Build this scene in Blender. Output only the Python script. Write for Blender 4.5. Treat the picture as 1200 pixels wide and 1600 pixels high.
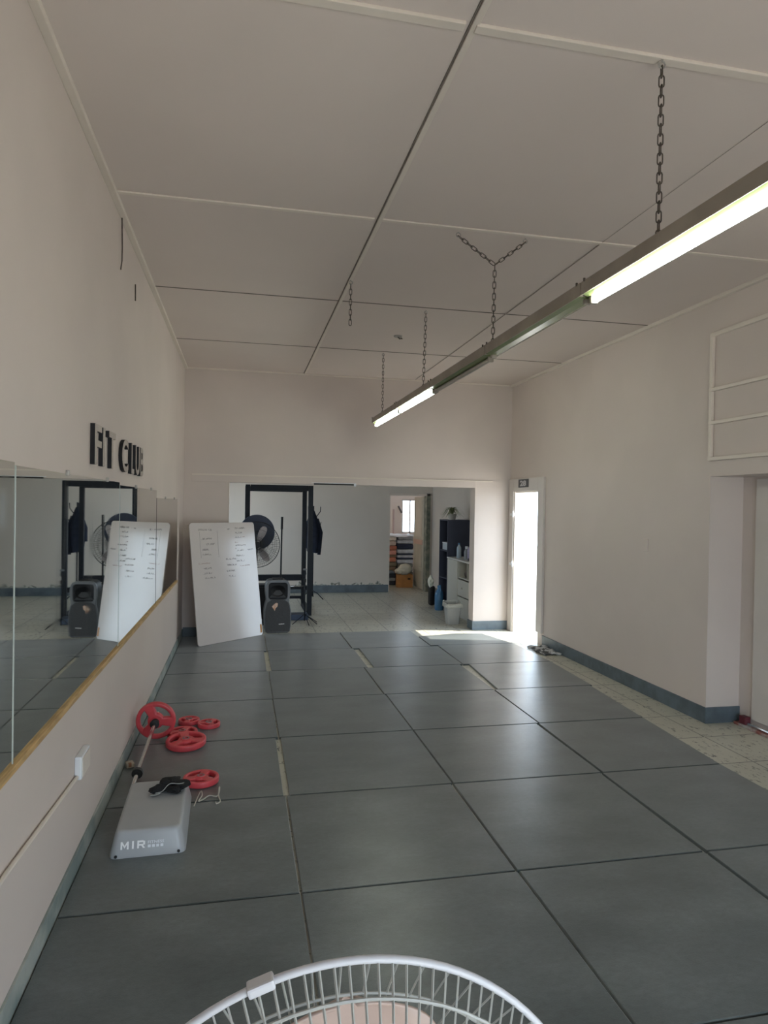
import bpy, bmesh, math, random
from mathutils import Vector, Matrix
random.seed(7)
PI = math.pi
for o in list(bpy.data.objects): bpy.data.objects.remove(o, do_unlink=True)
SC = bpy.context.scene
COL = SC.collection
R = math.radians

# ------------------------------------------------------------------ camera
CAMZ = 1.725
cam = bpy.data.cameras.new('camera'); camo = bpy.data.objects.new('camera', cam); COL.objects.link(camo)
cam.sensor_fit = 'HORIZONTAL'; cam.sensor_width = 36.0
cam.lens = 1046.2 / 1200 * 36.0
cam.clip_start = 0.02; cam.clip_end = 200
def _rot(y, p, r):
    cy, sy, cp, sp, cr, sr = math.cos(y), math.sin(y), math.cos(p), math.sin(p), math.cos(r), math.sin(r)
    Ry = Matrix(((cy, 0, sy), (0, 1, 0), (-sy, 0, cy)))
    Rx = Matrix(((1, 0, 0), (0, cp, -sp), (0, sp, cp)))
    Rz = Matrix(((cr, -sr, 0), (sr, cr, 0), (0, 0, 1)))
    return Rz @ Rx @ Ry
M = _rot(R(-11.955), R(.618), R(.948))
def _w(row): return Vector((row[0], row[2], -row[1]))
rx, ry_, rz_ = _w(M[0]), _w(M[1]), _w(M[2])
camo.matrix_world = Matrix(((rx.x, -ry_.x, -rz_.x, 0), (rx.y, -ry_.y, -rz_.y, 0), (rx.z, -ry_.z, -rz_.z, CAMZ), (0, 0, 0, 1)))
SC.camera = camo

# ------------------------------------------------------------------ sky, sun, exposure
wd = bpy.data.worlds.new('sky'); SC.world = wd; wd.use_nodes = True
bg = wd.node_tree.nodes['Background']
bg.inputs[0].default_value = (0.70, 0.85, 1.0, 1); bg.inputs[1].default_value = 5.6
sun = bpy.data.lights.new('sun', 'SUN'); so = bpy.data.objects.new('sun', sun); COL.objects.link(so)
sun.energy = 9.0; sun.angle = R(0.6); sun.color = (1.0, 0.93, 0.82)
so.rotation_euler = Vector((-1.0, .22, -1.31)).to_track_quat('-Z', 'Y').to_euler(); so.location = (9, 6, 8)
def portal(name, loc, rot, sx, sy):
    l = bpy.data.lights.new(name, 'AREA'); l.shape = 'RECTANGLE'; l.size = sx; l.size_y = sy; l.energy = 1
    l.cycles.is_portal = True
    o = bpy.data.objects.new(name, l); COL.objects.link(o); o.location = loc; o.rotation_euler = rot
portal('front_daylight', (1.65, -1.32, .97), (R(90), 0, 0), 2.6, 1.96)      # shopfront opening
portal('entry_daylight', (3.9, 8.37, 0.97), (0, R(90), 0), 1.94, .8)
portal('side_daylight', (-1.43, 11.4, 1.5), (0, R(-90), 0), 1.3, 1.8)
portal('far_daylight', (3.9, 15.66, 1.46), (R(-90), 0, 0), .5, .8)
vs = SC.view_settings
vs.view_transform = 'Standard'; vs.look = 'None'; vs.gamma = 1; vs.use_curve_mapping = False
vs.exposure = 0.42

# ------------------------------------------------------------------ materials
MAT = {}
def mat(name, c, rough=.6, var=.0, vs_=4.0, c2=None, bump=0, bs=60, metal=0, spec=.5, aniso=None, detail=4, cov=(.4, .6)):
    if name in MAT: return MAT[name]
    m = bpy.data.materials.new(name); m.use_nodes = True; MAT[name] = m
    nt = m.node_tree; b = nt.nodes['Principled BSDF']
    b.inputs['Base Color'].default_value = (*c, 1); b.inputs['Roughness'].default_value = rough
    b.inputs['Metallic'].default_value = metal; b.inputs['Specular IOR Level'].default_value = spec
    tc = nt.nodes.new('ShaderNodeTexCoord')
    src = tc.outputs['Object']
    if aniso:
        mp = nt.nodes.new('ShaderNodeMapping'); mp.inputs['Scale'].default_value = aniso
        nt.links.new(src, mp.inputs[0]); src = mp.outputs[0]
    n = nt.nodes.new('ShaderNodeTexNoise'); n.inputs['Scale'].default_value = vs_; n.inputs['Detail'].default_value = detail
    nt.links.new(src, n.inputs['Vector'])
    rp = nt.nodes.new('ShaderNodeValToRGB'); nt.links.new(n.outputs[0], rp.inputs[0])
    if c2 is None: c2 = tuple(max(0, x * (1 - var)) for x in c)
    rp.color_ramp.elements[0].position = cov[0]; rp.color_ramp.elements[1].position = cov[1]
    rp.color_ramp.elements[0].color = (*c2, 1); rp.color_ramp.elements[1].color = (*c, 1)
    nt.links.new(rp.outputs[0], b.inputs['Base Color'])
    if bump:
        n2 = nt.nodes.new('ShaderNodeTexNoise'); n2.inputs['Scale'].default_value = bs; n2.inputs['Detail'].default_value = 3
        nt.links.new(src, n2.inputs['Vector'])
        bp = nt.nodes.new('ShaderNodeBump'); bp.inputs['Strength'].default_value = bump; bp.inputs['Distance'].default_value = .01
        nt.links.new(n2.outputs[0], bp.inputs['Height']); nt.links.new(bp.outputs[0], b.inputs['Normal'])
    return m
def emis(name, c, s):
    m = bpy.data.materials.new(name); m.use_nodes = True; MAT[name] = m
    b = m.node_tree.nodes['Principled BSDF']; b.inputs['Base Color'].default_value = (*c, 1)
    b.inputs['Emission Color'].default_value = (*c, 1); b.inputs['Emission Strength'].default_value = s
    return m

wallM = mat('wall_paint', (.68, .595, .545), .6, .045, 1.1, bump=.10, bs=9, spec=.3)
room2M = mat('inner_wall_paint', (.69, .63, .56), .6, .05, .9, bump=.10, bs=9, spec=.3)
storeM = mat('storeroom_paint', (.80, .70, .63), .7, .04, 1)
ceilM = mat('ceiling_board', (.74, .65, .60), .75, .04, .7, bump=.22, bs=2.2, spec=.2)
trimM = mat('trim_paint', (.78, .70, .62), .5, .06, 3)
frameM = mat('door_frame_paint', (.66, .61, .57), .45, .05, 3)
skirtM = mat('slate_skirting', (.12, .155, .18), .4, .3, 6, bump=.1, bs=20)
skirtL = mat('slate_skirting_worn', (.40, .43, .40), .5, 0, 5, c2=(.22, .27, .26), bump=.15, bs=18)
rubM = mat('black_rubber', (.104, .124, .126), .28, 0, 2.2, c2=(.042, .057, .056), bump=.09, bs=160, spec=.6, aniso=(1, 1.7, 1), detail=6, cov=(.3, .72))
greyRub = mat('rubber_dark', (.03, .031, .033), .6, .2, 20)
blackM = mat('black_metal', (.012, .016, .023), .55, .2, 10, spec=.3)
blackP = mat('black_plastic', (.012, .012, .014), .5, .1, 12, spec=.3)
spkG = mat('speaker_grille', (.062, .064, .07), .55, .15, 60, bump=.3, bs=500)
spkF = mat('speaker_bezel', (.16, .17, .185), .4, .1, 10)
navyM = mat('navy_cloth', (.012, .018, .036), .9, .3, 12, bump=.3, bs=90)
navyB = mat('navy_board', (.045, .052, .085), .6, .1, 5)
navyD = mat('navy_disc', (.018, .03, .065), .5, .1, 6)
redM = mat('red_vinyl', (.66, .07, .085), .38, .12, 12, spec=.6)
chrome = mat('chrome', (.72, .72, .72), .16, .1, 20, metal=1)
galv = mat('chain_metal', (.16, .135, .115), .5, .3, 40, metal=.7)
galvL = mat('hook_metal', (.45, .43, .40), .5, .2, 40, metal=.4)
greyP = mat('grey_plastic', (.40, .415, .43), .35, .05, 5, spec=.5)
whiteP = mat('white_plastic', (.80, .82, .85), .3, .03, 6, spec=.5)
wireW = mat('white_wire', (.42, .43, .41), .4, .1, 20)
blade = mat('peach_blade', (.56, .42, .36), .4, .12, 14, spec=.5)
lampM = mat('lamp_housing', (.36, .315, .26), .45, .15, 6)
lampU = mat('lamp_reflector', (.20, .25, .10), .25, .08, 6, spec=.6)
tubeOff = mat('dead_tube', (.42, .38, .33), .3, .1, 9)
woodM = mat('raw_pine', (.62, .40, .17), .6, .3, 6, aniso=(8, 1, 8), bump=.1)
boardM = mat('whiteboard_face', (.60, .55, .525), .15, .04, 2, spec=.6)
inkM = mat('marker_ink', (.20, .185, .20), .6); inkR = mat('marker_red', (.56, .30, .26), .6)
signM = mat('sign_dark', (.05, .05, .055), .4, .2, 30); signW = mat('sign_white', (.55, .53, .53), .5)
cardM = mat('cardboard', (.58, .27, .09), .8, .15, 8)
bagM = mat('white_plastic_bag', (.80, .78, .66), .5, .1, 10, bump=.5, bs=18)
creamM = mat('cream_door_paint', (.62, .60, .50), .4, .08, 3)
woodD = mat('worn_door_frame', (.25, .25, .19), .6, 0, 9, c2=(.11, .13, .10))
cabM = mat('cabinet_laminate', (.56, .55, .49), .4, .05, 3)
cabT = mat('cabinet_top', (.66, .65, .61), .35, .05, 3)
blueP = mat('blue_plastic', (.06, .19, .36), .25, .1, 9, spec=.6)
purpP = mat('purple_plastic', (.33, .29, .45), .3, .1, 9)
clearB = mat('bottle_clear', (.40, .50, .58), .15, .1, 9)
leafM = mat('plant_leaf', (.24, .27, .12), .5, .4, 20)
soilM = mat('plant_soil', (.06, .04, .03), .9)
orangeM = mat('orange_sticker', (.72, .36, .20), .6, 0, 30, c2=(.75, .62, .52))
clothR = mat('rag_cloth', (.50, .50, .50), .9, 0, 12, c2=(.06, .06, .06), detail=2, cov=(.45, .52))
rustM = mat('rusty_track', (.28, .10, .08), .6, 0, 14, c2=(.45, .42, .40))
crimson = mat('crimson_plastic', (.45, .02, .10), .4)
darkM = mat('dark_slot', (.012, .012, .012), .8)
glassM = mat('mirror_edge', (.60, .66, .62), .2)
outM = mat('outdoor_concrete', (.62, .58, .52), .9, .1, 1)
letFM = mat('letter_face_silver', (.62, .60, .57), .25, .1, 10, metal=.9)
letM = mat('letter_black', (.008, .008, .011), .7, .1, 10)
tubeOn = emis('lit_tube', (.95, 1.0, .90), 36.0)

def mirror_material():
    m = bpy.data.materials.new('mirror'); m.use_nodes = True
    nt = m.node_tree; b = nt.nodes['Principled BSDF']
    b.inputs['Metallic'].default_value = 1; b.inputs['Base Color'].default_value = (.80, .83, .80, 1)
    tc = nt.nodes.new('ShaderNodeTexCoord'); mp = nt.nodes.new('ShaderNodeMapping'); mp.inputs['Scale'].default_value = (1, 3, .5)
    n = nt.nodes.new('ShaderNodeTexNoise'); n.inputs['Scale'].default_value = 2.5
    nt.links.new(tc.outputs['Object'], mp.inputs[0]); nt.links.new(mp.outputs[0], n.inputs['Vector'])
    rp = nt.nodes.new('ShaderNodeMapRange'); rp.inputs[1].default_value = .5; rp.inputs[2].default_value = .8
    rp.inputs[3].default_value = .015; rp.inputs[4].default_value = .07
    nt.links.new(n.outputs[0], rp.inputs[0]); nt.links.new(rp.outputs[0], b.inputs['Roughness'])
    return m
mirM = mirror_material()

def tile_material():
    m = bpy.data.materials.new('floor_tiles'); m.use_nodes = True
    nt = m.node_tree; L = nt.links; b = nt.nodes['Principled BSDF']
    tc = nt.nodes.new('ShaderNodeTexCoord')
    br = nt.nodes.new('ShaderNodeTexBrick'); br.offset = 0; br.squash = 1
    br.inputs['Scale'].default_value = 1.0; br.inputs['Brick Width'].default_value = .5; br.inputs['Row Height'].default_value = .5
    br.inputs['Mortar Size'].default_value = .006; br.inputs['Mortar Smooth'].default_value = .3
    br.inputs['Color1'].default_value = (.68, .66, .56, 1); br.inputs['Color2'].default_value = (.63, .62, .53, 1)
    br.inputs['Mortar'].default_value = (.24, .24, .21, 1)
    L.new(tc.outputs['Object'], br.inputs['Vector'])
    n = nt.nodes.new('ShaderNodeTexNoise'); n.inputs['Scale'].default_value = 16; n.inputs['Detail'].default_value = 8; n.inputs['Roughness'].default_value = .7
    mp = nt.nodes.new('ShaderNodeMapping'); mp.inputs['Scale'].default_value = (2.2, 1, 1)
    L.new(tc.outputs['Object'], mp.inputs[0]); L.new(mp.outputs[0], n.inputs['Vector'])
    rp = nt.nodes.new('ShaderNodeValToRGB'); rp.color_ramp.elements[0].position = .37; rp.color_ramp.elements[1].position = .43
    L.new(n.outputs[0], rp.inputs[0])
    n3 = nt.nodes.new('ShaderNodeTexNoise'); n3.inputs['Scale'].default_value = 1.3; L.new(tc.outputs['Object'], n3.inputs['Vector'])
    mx0 = nt.nodes.new('ShaderNodeMix'); mx0.data_type = 'RGBA'; mx0.blend_type = 'MULTIPLY'; mx0.inputs[0].default_value = .35
    L.new(br.outputs['Color'], mx0.inputs[6]); L.new(n3.outputs[0], mx0.inputs[7])
    mx = nt.nodes.new('ShaderNodeMix'); mx.data_type = 'RGBA'
    L.new(rp.outputs[0], mx.inputs[0]); mx.inputs[6].default_value = (.13, .13, .12, 1); L.new(mx0.outputs[2], mx.inputs[7])
    L.new(mx.outputs[2], b.inputs['Base Color'])
    b.inputs['Roughness'].default_value = .33; b.inputs['Specular IOR Level'].default_value = .5
    bp = nt.nodes.new('ShaderNodeBump'); bp.inputs['Strength'].default_value = .12; bp.inputs['Distance'].default_value = .01
    L.new(n.outputs[0], bp.inputs['Height']); L.new(bp.outputs[0], b.inputs['Normal'])
    return m
tileM = tile_material()
_nt = rubM.node_tree; _oi = _nt.nodes.new('ShaderNodeObjectInfo'); _va = _nt.nodes.new('ShaderNodeVectorMath'); _va.operation = 'ADD'
_mp = [n_ for n_ in _nt.nodes if n_.type == 'MAPPING'][0]
_nt.links.new(_mp.outputs[0], _va.inputs[0]); _nt.links.new(_oi.outputs['Location'], _va.inputs[1])
for n_ in _nt.nodes:
    if n_.type == 'TEX_NOISE': _nt.links.new(_va.outputs[0], n_.inputs['Vector'])
_ns = _nt.nodes.new('ShaderNodeTexNoise'); _ns.inputs['Scale'].default_value = 26; _ns.inputs['Detail'].default_value = 10; _ns.inputs['Roughness'].default_value = .78
_nt.links.new(_va.outputs[0], _ns.inputs['Vector'])
_mr = _nt.nodes.new('ShaderNodeMapRange'); _mr.inputs[1].default_value = .3; _mr.inputs[2].default_value = .72; _mr.inputs[3].default_value = .72; _mr.inputs[4].default_value = 1.32
_nt.links.new(_ns.outputs[0], _mr.inputs[0])
_mm = _nt.nodes.new('ShaderNodeMix'); _mm.data_type = 'RGBA'; _mm.blend_type = 'MULTIPLY'; _mm.inputs[0].default_value = 1
_rp = [n_ for n_ in _nt.nodes if n_.type == 'VALTORGB'][0]
_nt.links.new(_rp.outputs[0], _mm.inputs[6]); _nt.links.new(_mr.outputs[0], _mm.inputs[7]); _nt.links.new(_mm.outputs[2], _nt.nodes['Principled BSDF'].inputs['Base Color'])
_b = rubM.node_tree.nodes['Principled BSDF']; _b.inputs['Sheen Weight'].default_value = .35; _b.inputs['Sheen Roughness'].default_value = .45; _b.inputs['Sheen Tint'].default_value = (.9, .88, .85, 1)   # rubber dust

# ------------------------------------------------------------------ mesh helpers
class MB:
    def __init__(s): s.bm = bmesh.new()
    def box(s, c, d, rot=None, bev=0):
        bm = s.bm; r = bmesh.ops.create_cube(bm, size=1); vs_ = r['verts']
        mt = Matrix.Translation(c)
        if rot is not None: mt = mt @ rot
        bmesh.ops.transform(bm, matrix=mt @ Matrix.Diagonal((d[0], d[1], d[2], 1)), verts=vs_)
        if bev:
            es = list({e for v in vs_ for e in v.link_edges})
            bmesh.ops.bevel(bm, geom=es, offset=bev, segments=2, affect='EDGES', profile=.6)
        return s
    def lohi(s, a, b, bev=0):
        return s.box([(a[i] + b[i]) / 2 for i in range(3)], [abs(b[i] - a[i]) for i in range(3)], bev=bev)
    def tube(s, pts, r, seg=6, closed=False, caps=True):
        bm = s.bm; pts = [Vector(p) for p in pts]; n = len(pts); rings = []
        rr = r if isinstance(r, (list, tuple)) else [r] * n
        prev = None
        for i, p in enumerate(pts):
            if closed: t = pts[(i + 1) % n] - pts[i - 1]
            else: t = pts[min(i + 1, n - 1)] - pts[max(i - 1, 0)]
            t.normalize()
            if prev is None:
                a = Vector((0, 0, 1)) if abs(t.z) < .9 else Vector((1, 0, 0))
                u = t.cross(a).normalized()
            else:
                u = (prev - t * prev.dot(t)).normalized()
            prev = u; v = t.cross(u)
            rings.append([bm.verts.new(p + (u * math.cos(2 * PI * k / seg) + v * math.sin(2 * PI * k / seg)) * rr[i]) for k in range(seg)])
        m = n if closed else n - 1
        for i in range(m):
            A, B = rings[i], rings[(i + 1) % n]
            for k in range(seg): bm.faces.new((A[k], A[(k + 1) % seg], B[(k + 1) % seg], B[k]))
        if caps and not closed:
            bm.faces.new(rings[0][::-1]); bm.faces.new(rings[-1])
        return s
    def lathe(s, prof, seg=32, mt=None):   # prof: (r, z) about +Z
        bm = s.bm; rings = []
        for r, z in prof:
            if r < 1e-6: rings.append([bm.verts.new((0, 0, z))])
            else: rings.append([bm.verts.new((r * math.cos(2 * PI * k / seg), r * math.sin(2 * PI * k / seg), z)) for k in range(seg)])
        for A, B in zip(rings, rings[1:]):
            for k in range(seg):
                f = []
                if len(A) == 1 and len(B) == 1: continue
                if len(A) == 1: f = (A[0], B[k], B[(k + 1) % seg])
                elif len(B) == 1: f = (A[k], A[(k + 1) % seg], B[0])
                else: f = (A[k], A[(k + 1) % seg], B[(k + 1) % seg], B[k])
                bm.faces.new(f)
        if mt is not None: bmesh.ops.transform(bm, matrix=mt, verts=[v for r_ in rings for v in r_])
        return s
    def prism(s, pts, h, mt=None):         # polygon in XY extruded to +Z h
        bm = s.bm; a = [bm.verts.new((x, y, 0)) for x, y in pts]; b = [bm.verts.new((x, y, h)) for x, y in pts]
        bm.faces.new(a[::-1]); bm.faces.new(b); n = len(pts)
        for i in range(n): bm.faces.new((a[i], a[(i + 1) % n], b[(i + 1) % n], b[i]))
        if mt is not None: bmesh.ops.transform(bm, matrix=mt, verts=a + b)
        return s
    def blob(s, c, d, rot=None, noise=.0, sub=3, seed=0):
        bm = s.bm; r = bmesh.ops.create_icosphere(bm, subdivisions=sub, radius=1)
        rnd = random.Random(seed); ph = [rnd.uniform(0, 6.28) for _ in range(6)]
        for v in r['verts']:
            p = v.co
            k = 1 + noise * (math.sin(3.1 * p.x + ph[0]) * math.sin(4.3 * p.y + ph[1]) + .6 * math.sin(7 * p.z + ph[2]) * math.sin(6 * p.x + ph[3]) + .4 * math.sin(11 * p.y + ph[4]) * math.sin(9 * p.z + ph[5]))
            v.co = p * k
        mt = Matrix.Translation(c)
        if rot is not None: mt = mt @ rot
        bmesh.ops.transform(bm, matrix=mt @ Matrix.Diagonal((d[0], d[1], d[2], 1)), verts=r['verts'])
        return s
    def build(s, name, m, parent=None, smooth=False, loc=None, rot=None):
        bm = s.bm; bmesh.ops.recalc_face_normals(bm, faces=bm.faces)
        me = bpy.data.meshes.new(name); bm.to_mesh(me); bm.free()
        return link(name, me, m, parent, smooth, loc, rot)
def link(name, me, m, parent=None, smooth=False, loc=None, rot=None):
    me.materials.clear(); me.materials.append(m)
    for p in me.polygons: p.use_smooth = smooth
    o = bpy.data.objects.new(name, me); COL.objects.link(o)
    if smooth == 'auto' or smooth:
        try:
            me.polygons.foreach_set('use_smooth', [True] * len(me.polygons))
            es = me.attributes.get('sharp_edge') or me.attributes.new('sharp_edge', 'BOOLEAN', 'EDGE')
            bm = bmesh.new(); bm.from_mesh(me); bm.edges.ensure_lookup_table()
            flags = [(len(e.link_faces) == 2 and e.calc_face_angle(0) > R(38)) for e in bm.edges]; bm.free()
            es.data.foreach_set('value', flags)
        except Exception as ex: print('smooth', ex)
    if parent is not None: o.parent = parent
    if loc is not None: o.location = loc
    if rot is not None: o.rotation_euler = rot
    return o
def tag(o, label, cat, group=None, kind=None):
    o['label'] = label; o['category'] = cat
    if group: o['group'] = group
    if kind: o['kind'] = kind
    return o
def thing(name, label, cat, loc=(0, 0, 0), rotz=0, group=None):
    o = bpy.data.objects.new(name, None); COL.objects.link(o); o.empty_display_size = .1
    o.location = loc; o.rotation_euler = (0, 0, rotz)
    return tag(o, label, cat, group)
def struct(o): o['kind'] = 'structure'; return o
def sbox(name, a, b, m, parent=None, bev=0): 
    o = MB().lohi(a, b, bev).build(name, m, parent)
    if parent is None: struct(o)
    return o
def copy_tree(o, parent=None):
    c = o.copy(); COL.objects.link(c)
    if parent is not None: c.parent = parent
    for ch in list(o.children): copy_tree(ch, c)
    return c
def curve_mesh(splines, ext, bev=0, res=2):
    cu = bpy.data.curves.new('c', 'CURVE'); cu.dimensions = '2D'; cu.fill_mode = 'BOTH'
    cu.extrude = ext; cu.bevel_depth = bev; cu.bevel_resolution = res
    for sp in splines:
        s = cu.splines.new('POLY'); s.points.add(len(sp) - 1); s.use_cyclic_u = True
        for p, (x, y) in zip(s.points, sp): p.co = (x, y, 0, 1)
    ob = bpy.data.objects.new('c', cu); COL.objects.link(ob)
    dg = bpy.context.evaluated_depsgraph_get(); dg.update()
    me = bpy.data.meshes.new_from_object(ob.evaluated_get(dg)); bpy.data.objects.remove(ob, do_unlink=True)
    return me
def text_mesh(txt, size, ext, off=0, w=None, h=None):
    cu = bpy.data.curves.new('t', 'FONT'); cu.body = txt; cu.size = size; cu.extrude = ext; cu.offset = off
    cu.resolution_u = 4
    ob = bpy.data.objects.new('t', cu); COL.objects.link(ob)
    dg = bpy.context.evaluated_depsgraph_get(); dg.update()
    me = bpy.data.meshes.new_from_object(ob.evaluated_get(dg)); bpy.data.objects.remove(ob, do_unlink=True)
    xs = [v.co.x for v in me.vertices]; ys = [v.co.y for v in me.vertices]
    x0, x1, y0, y1 = min(xs), max(xs), min(ys), max(ys)
    sx = w / (x1 - x0) if w else 1; sy = h / (y1 - y0) if h else 1
    for v in me.vertices: v.co.x = (v.co.x - x0) * sx; v.co.y = (v.co.y - y0) * sy
    return me
def smooth(pts, n=5):
    P_ = [Vector(p) for p in pts]; out = []
    for i in range(len(P_) - 1):
        a, b, c, d = P_[max(i - 1, 0)], P_[i], P_[i + 1], P_[min(i + 2, len(P_) - 1)]
        for k in range(n):
            t = k / n; out.append(.5 * ((2 * b) + (c - a) * t + (2 * a - 5 * b + 4 * c - d) * t * t + (3 * b - a - 3 * c + d) * t ** 3))
    return out + [P_[-1]]
def rrect(w, h, r, n=5, cx=0, cy=0):
    out = []
    for qx, qy, a0 in ((1, -1, -90), (1, 1, 0), (-1, 1, 90), (-1, -1, 180)):
        for k in range(n + 1):
            a = R(a0 + 90 * k / n); out.append((cx + qx * (w / 2 - r) + r * math.cos(a), cy + qy * (h / 2 - r) + r * math.sin(a)))
    return out
RX, RY, RZ = (lambda a: Matrix.Rotation(R(a), 4, 'X')), (lambda a: Matrix.Rotation(R(a), 4, 'Y')), (lambda a: Matrix.Rotation(R(a), 4, 'Z'))
T = Matrix.Translation

# ------------------------------------------------------------------ room shell
XL, XR, YB, ZC, FZ = -.74, 3.73, 8.95, 3.45, -.018
YF = -1.2
sbox('floor', (XL - .9, YF - .15, FZ - .12), (4.6, 15.7, FZ), tileM)
sbox('ceiling', (XL - .3, YF - .15, ZC), (4.3, YB + .21, ZC + .1), ceilM)
sbox('wall_left', (XL - .2, YF, FZ), (XL, YB, ZC), wallM)
# back wall: left piece, lintel, right pier
mb = MB(); mb.lohi((XL - .2, YB, FZ), (-.172, YB + .2, ZC)); mb.lohi((-.172, YB, 1.985), (3.2, YB + .2, ZC)); mb.lohi((3.2, YB, FZ), (4.0, YB + .2, ZC))
struct(mb.build('wall_back', wallM))
# right wall with entry door hole and shop recess
mb = MB()
mb.lohi((XR, 8.78, FZ), (XR + .15, YB, ZC)); mb.lohi((XR, 7.985, 1.94), (XR + .15, 8.78, ZC)); mb.lohi((XR, 4.79, FZ), (XR + .15, 7.985, ZC))
mb.lohi((XR + .15, 4.79, FZ), (XR + .33, 5.1, ZC))
mb.lohi((XR, 2.2, 2.0), (XR + .33, 4.79, ZC)); mb.lohi((XR, YF, FZ), (XR + .33, 2.2, ZC))
struct(mb.build('wall_right', wallM))
sbox('wall_recess', (XR + .31, 2.2, FZ), (XR + .45, 4.79, 2.0), wallM)
# front wall with the shopfront opening behind the photographer
mb = MB(); mb.lohi((XL - .2, YF - .15, FZ), (.35, YF, ZC)); mb.lohi((.35, YF - .15, 1.95), (2.95, YF, ZC)); mb.lohi((2.95, YF - .15, FZ), (XR + .33, YF, ZC))
struct(mb.build('wall_front', wallM))
# inner room behind the wide opening
X2L, Y2, X2R = -1.3, 13.05, 3.76
mb = MB(); mb.lohi((X2L - .15, Y2, FZ), (2.89, Y2 + .15, ZC)); mb.lohi((2.89, Y2, 1.93), (3.68, Y2 + .15, ZC)); mb.lohi((3.68, Y2, FZ), (4.4, Y2 + .15, ZC))
struct(mb.build('wall_inner_back', room2M))
sbox('wall_inner_right', (X2R, YB + .2, FZ), (X2R + .15, Y2, ZC), room2M)
mb = MB(); mb.lohi((X2L - .15, YB + .2, FZ), (X2L, 10.5, ZC)); mb.lohi((X2L - .15, 12.3, FZ), (X2L, Y2, ZC)); mb.lohi((X2L - .15, 10.5, FZ), (X2L, 12.3, .85)); mb.lohi((X2L - .15, 10.5, 2.15), (X2L, 12.3, ZC))
struct(mb.build('wall_inner_left', room2M))
sbox('ceiling_inner', (X2L - .15, YB + .21, ZC), (X2R + .3, 15.9, ZC + .1), ceilM)
sbox('wall_inner_front', (X2L - .15, YB + .05, FZ), (XL - .2, YB + .2, ZC), room2M)
# store room beyond the far door
mb = MB(); mb.lohi((2.3, 15.5, FZ), (3.72, 15.65, ZC)); mb.lohi((3.72, 15.5, FZ), (4.12, 15.65, 1.06)); mb.lohi((3.72, 15.5, 1.86), (4.12, 15.65, ZC)); mb.lohi((4.12, 15.5, FZ), (4.5, 15.65, ZC))
struct(mb.build('wall_store_back', storeM))
sbox('wall_store_left', (2.3, Y2 + .15, FZ), (2.42, 15.5, ZC), storeM)
mb = MB(); mb.lohi((4.3, Y2 + .15, FZ), (4.45, 15.5, ZC)); struct(mb.build('wall_store_right', storeM))
# outdoor ground
sbox('ground_outside', (-14, -16, -.30), (22, 30, -.145), outM)

# window in the store room
mb = MB(); 
for x in (3.72, 3.91, 4.09): mb.lohi((x, 15.53, 1.06), (x + .03, 15.58, 1.86))
for z in (1.06, 1.83): mb.lohi((3.72, 15.53, z), (4.12, 15.58, z + .03))
struct(mb.build('window_1', frameM))
# painted-over transom on the right wall, above the recess
mb = MB(); y1, y0 = 4.80, 2.4
for z, t in ((3.145, .034), (2.70, .028), (2.432, .028), (2.14, .03)): mb.lohi((XR - .028, y0, z - t / 2), (XR, y1, z + t / 2), .004)
for y in (4.783, 2.4): mb.lohi((XR - .026, y - .017, 2.13), (XR, y + .017, 3.16), .004)
struct(mb.build('window_2', trimM))

# skirting
struct(MB().lohi((XL, YF, FZ), (XL + .012, YB, .085), .003).build('baseboard_left', skirtL))
mb = MB().lohi((XR - .014, 4.79, FZ), (XR, 7.82, .112), .003); mb.lohi((XR - .014, 4.775, FZ), (XR + .31, 4.79, .112), .003)
struct(mb.build('baseboard_right', skirtM))
mb = MB().lohi((3.2, YB - .013, FZ), (XR, YB, .105), .003); mb.lohi((XL + .012, YB - .013, FZ), (-.172, YB, .105), .003); mb.lohi((3.187, YB - .013, FZ), (3.2, YB + .2, .105), .003)
struct(mb.build('baseboard_back', skirtM))
mb = MB().lohi((X2L, Y2 - .013, FZ), (2.87, Y2, .13), .003); struct(mb.build('baseboard_inner', skirtM))
struct(MB().lohi((X2R - .013, YB + .2, FZ), (X2R, Y2, .10), .003).build('baseboard_inner_right', mat('brown_skirting', (.25, .22, .20), .5)))

rnd = random.Random(11)
px = [1.02 + i * .045 for i in range(41)]
top = [.135 + .012 + .10 * abs(math.sin(i * .9) * math.sin(i * .37 + 1)) * rnd.uniform(.4, 1) for i in range(41)]
struct(MB().prism([(px[0], .13)] + list(zip(px, top)) + [(px[-1], .13)], .004, T((0, Y2, FZ)) @ RX(90)).build('trim_30', mat('peeling_plaster', (.72, .70, .63), .9, 0, 22, c2=(.18, .18, .15), bump=.4, bs=60)))
# ceiling cover strips and cornices
def strip(name, pts, w, h, m=trimM):
    mb = MB()
    for a, b in pts: mb.lohi(a, b, .003)
    return struct(mb.build(name, m))
z = ZC
n = 1
for y, w, t in ((2.31, .040, .014), (3.985, .030, .010), (.62, .04, .014)):
    strip('trim_%d' % n, [((XL + .03, y - w / 2, z - t), (.755, y + w / 2, z)), ((.795, y - w / 2, z - t), (XR - .03, y + w / 2, z))], 0, 0); n += 1
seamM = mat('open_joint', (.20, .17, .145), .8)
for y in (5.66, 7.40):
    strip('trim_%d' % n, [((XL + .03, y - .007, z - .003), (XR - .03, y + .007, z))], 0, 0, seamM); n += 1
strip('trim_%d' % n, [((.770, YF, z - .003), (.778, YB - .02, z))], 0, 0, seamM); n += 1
strip('trim_%d' % n, [((.779, YF, z - .008), (.806, YB - .02, z))], 0, 0); n += 1
strip('trim_%d' % n, [((XL, YF, z - .03), (XL + .035, YB, z))], 0, 0); n += 1
strip('trim_%d' % n, [((XR - .035, YF, z - .03), (XR, YB, z))], 0, 0); n += 1
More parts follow.
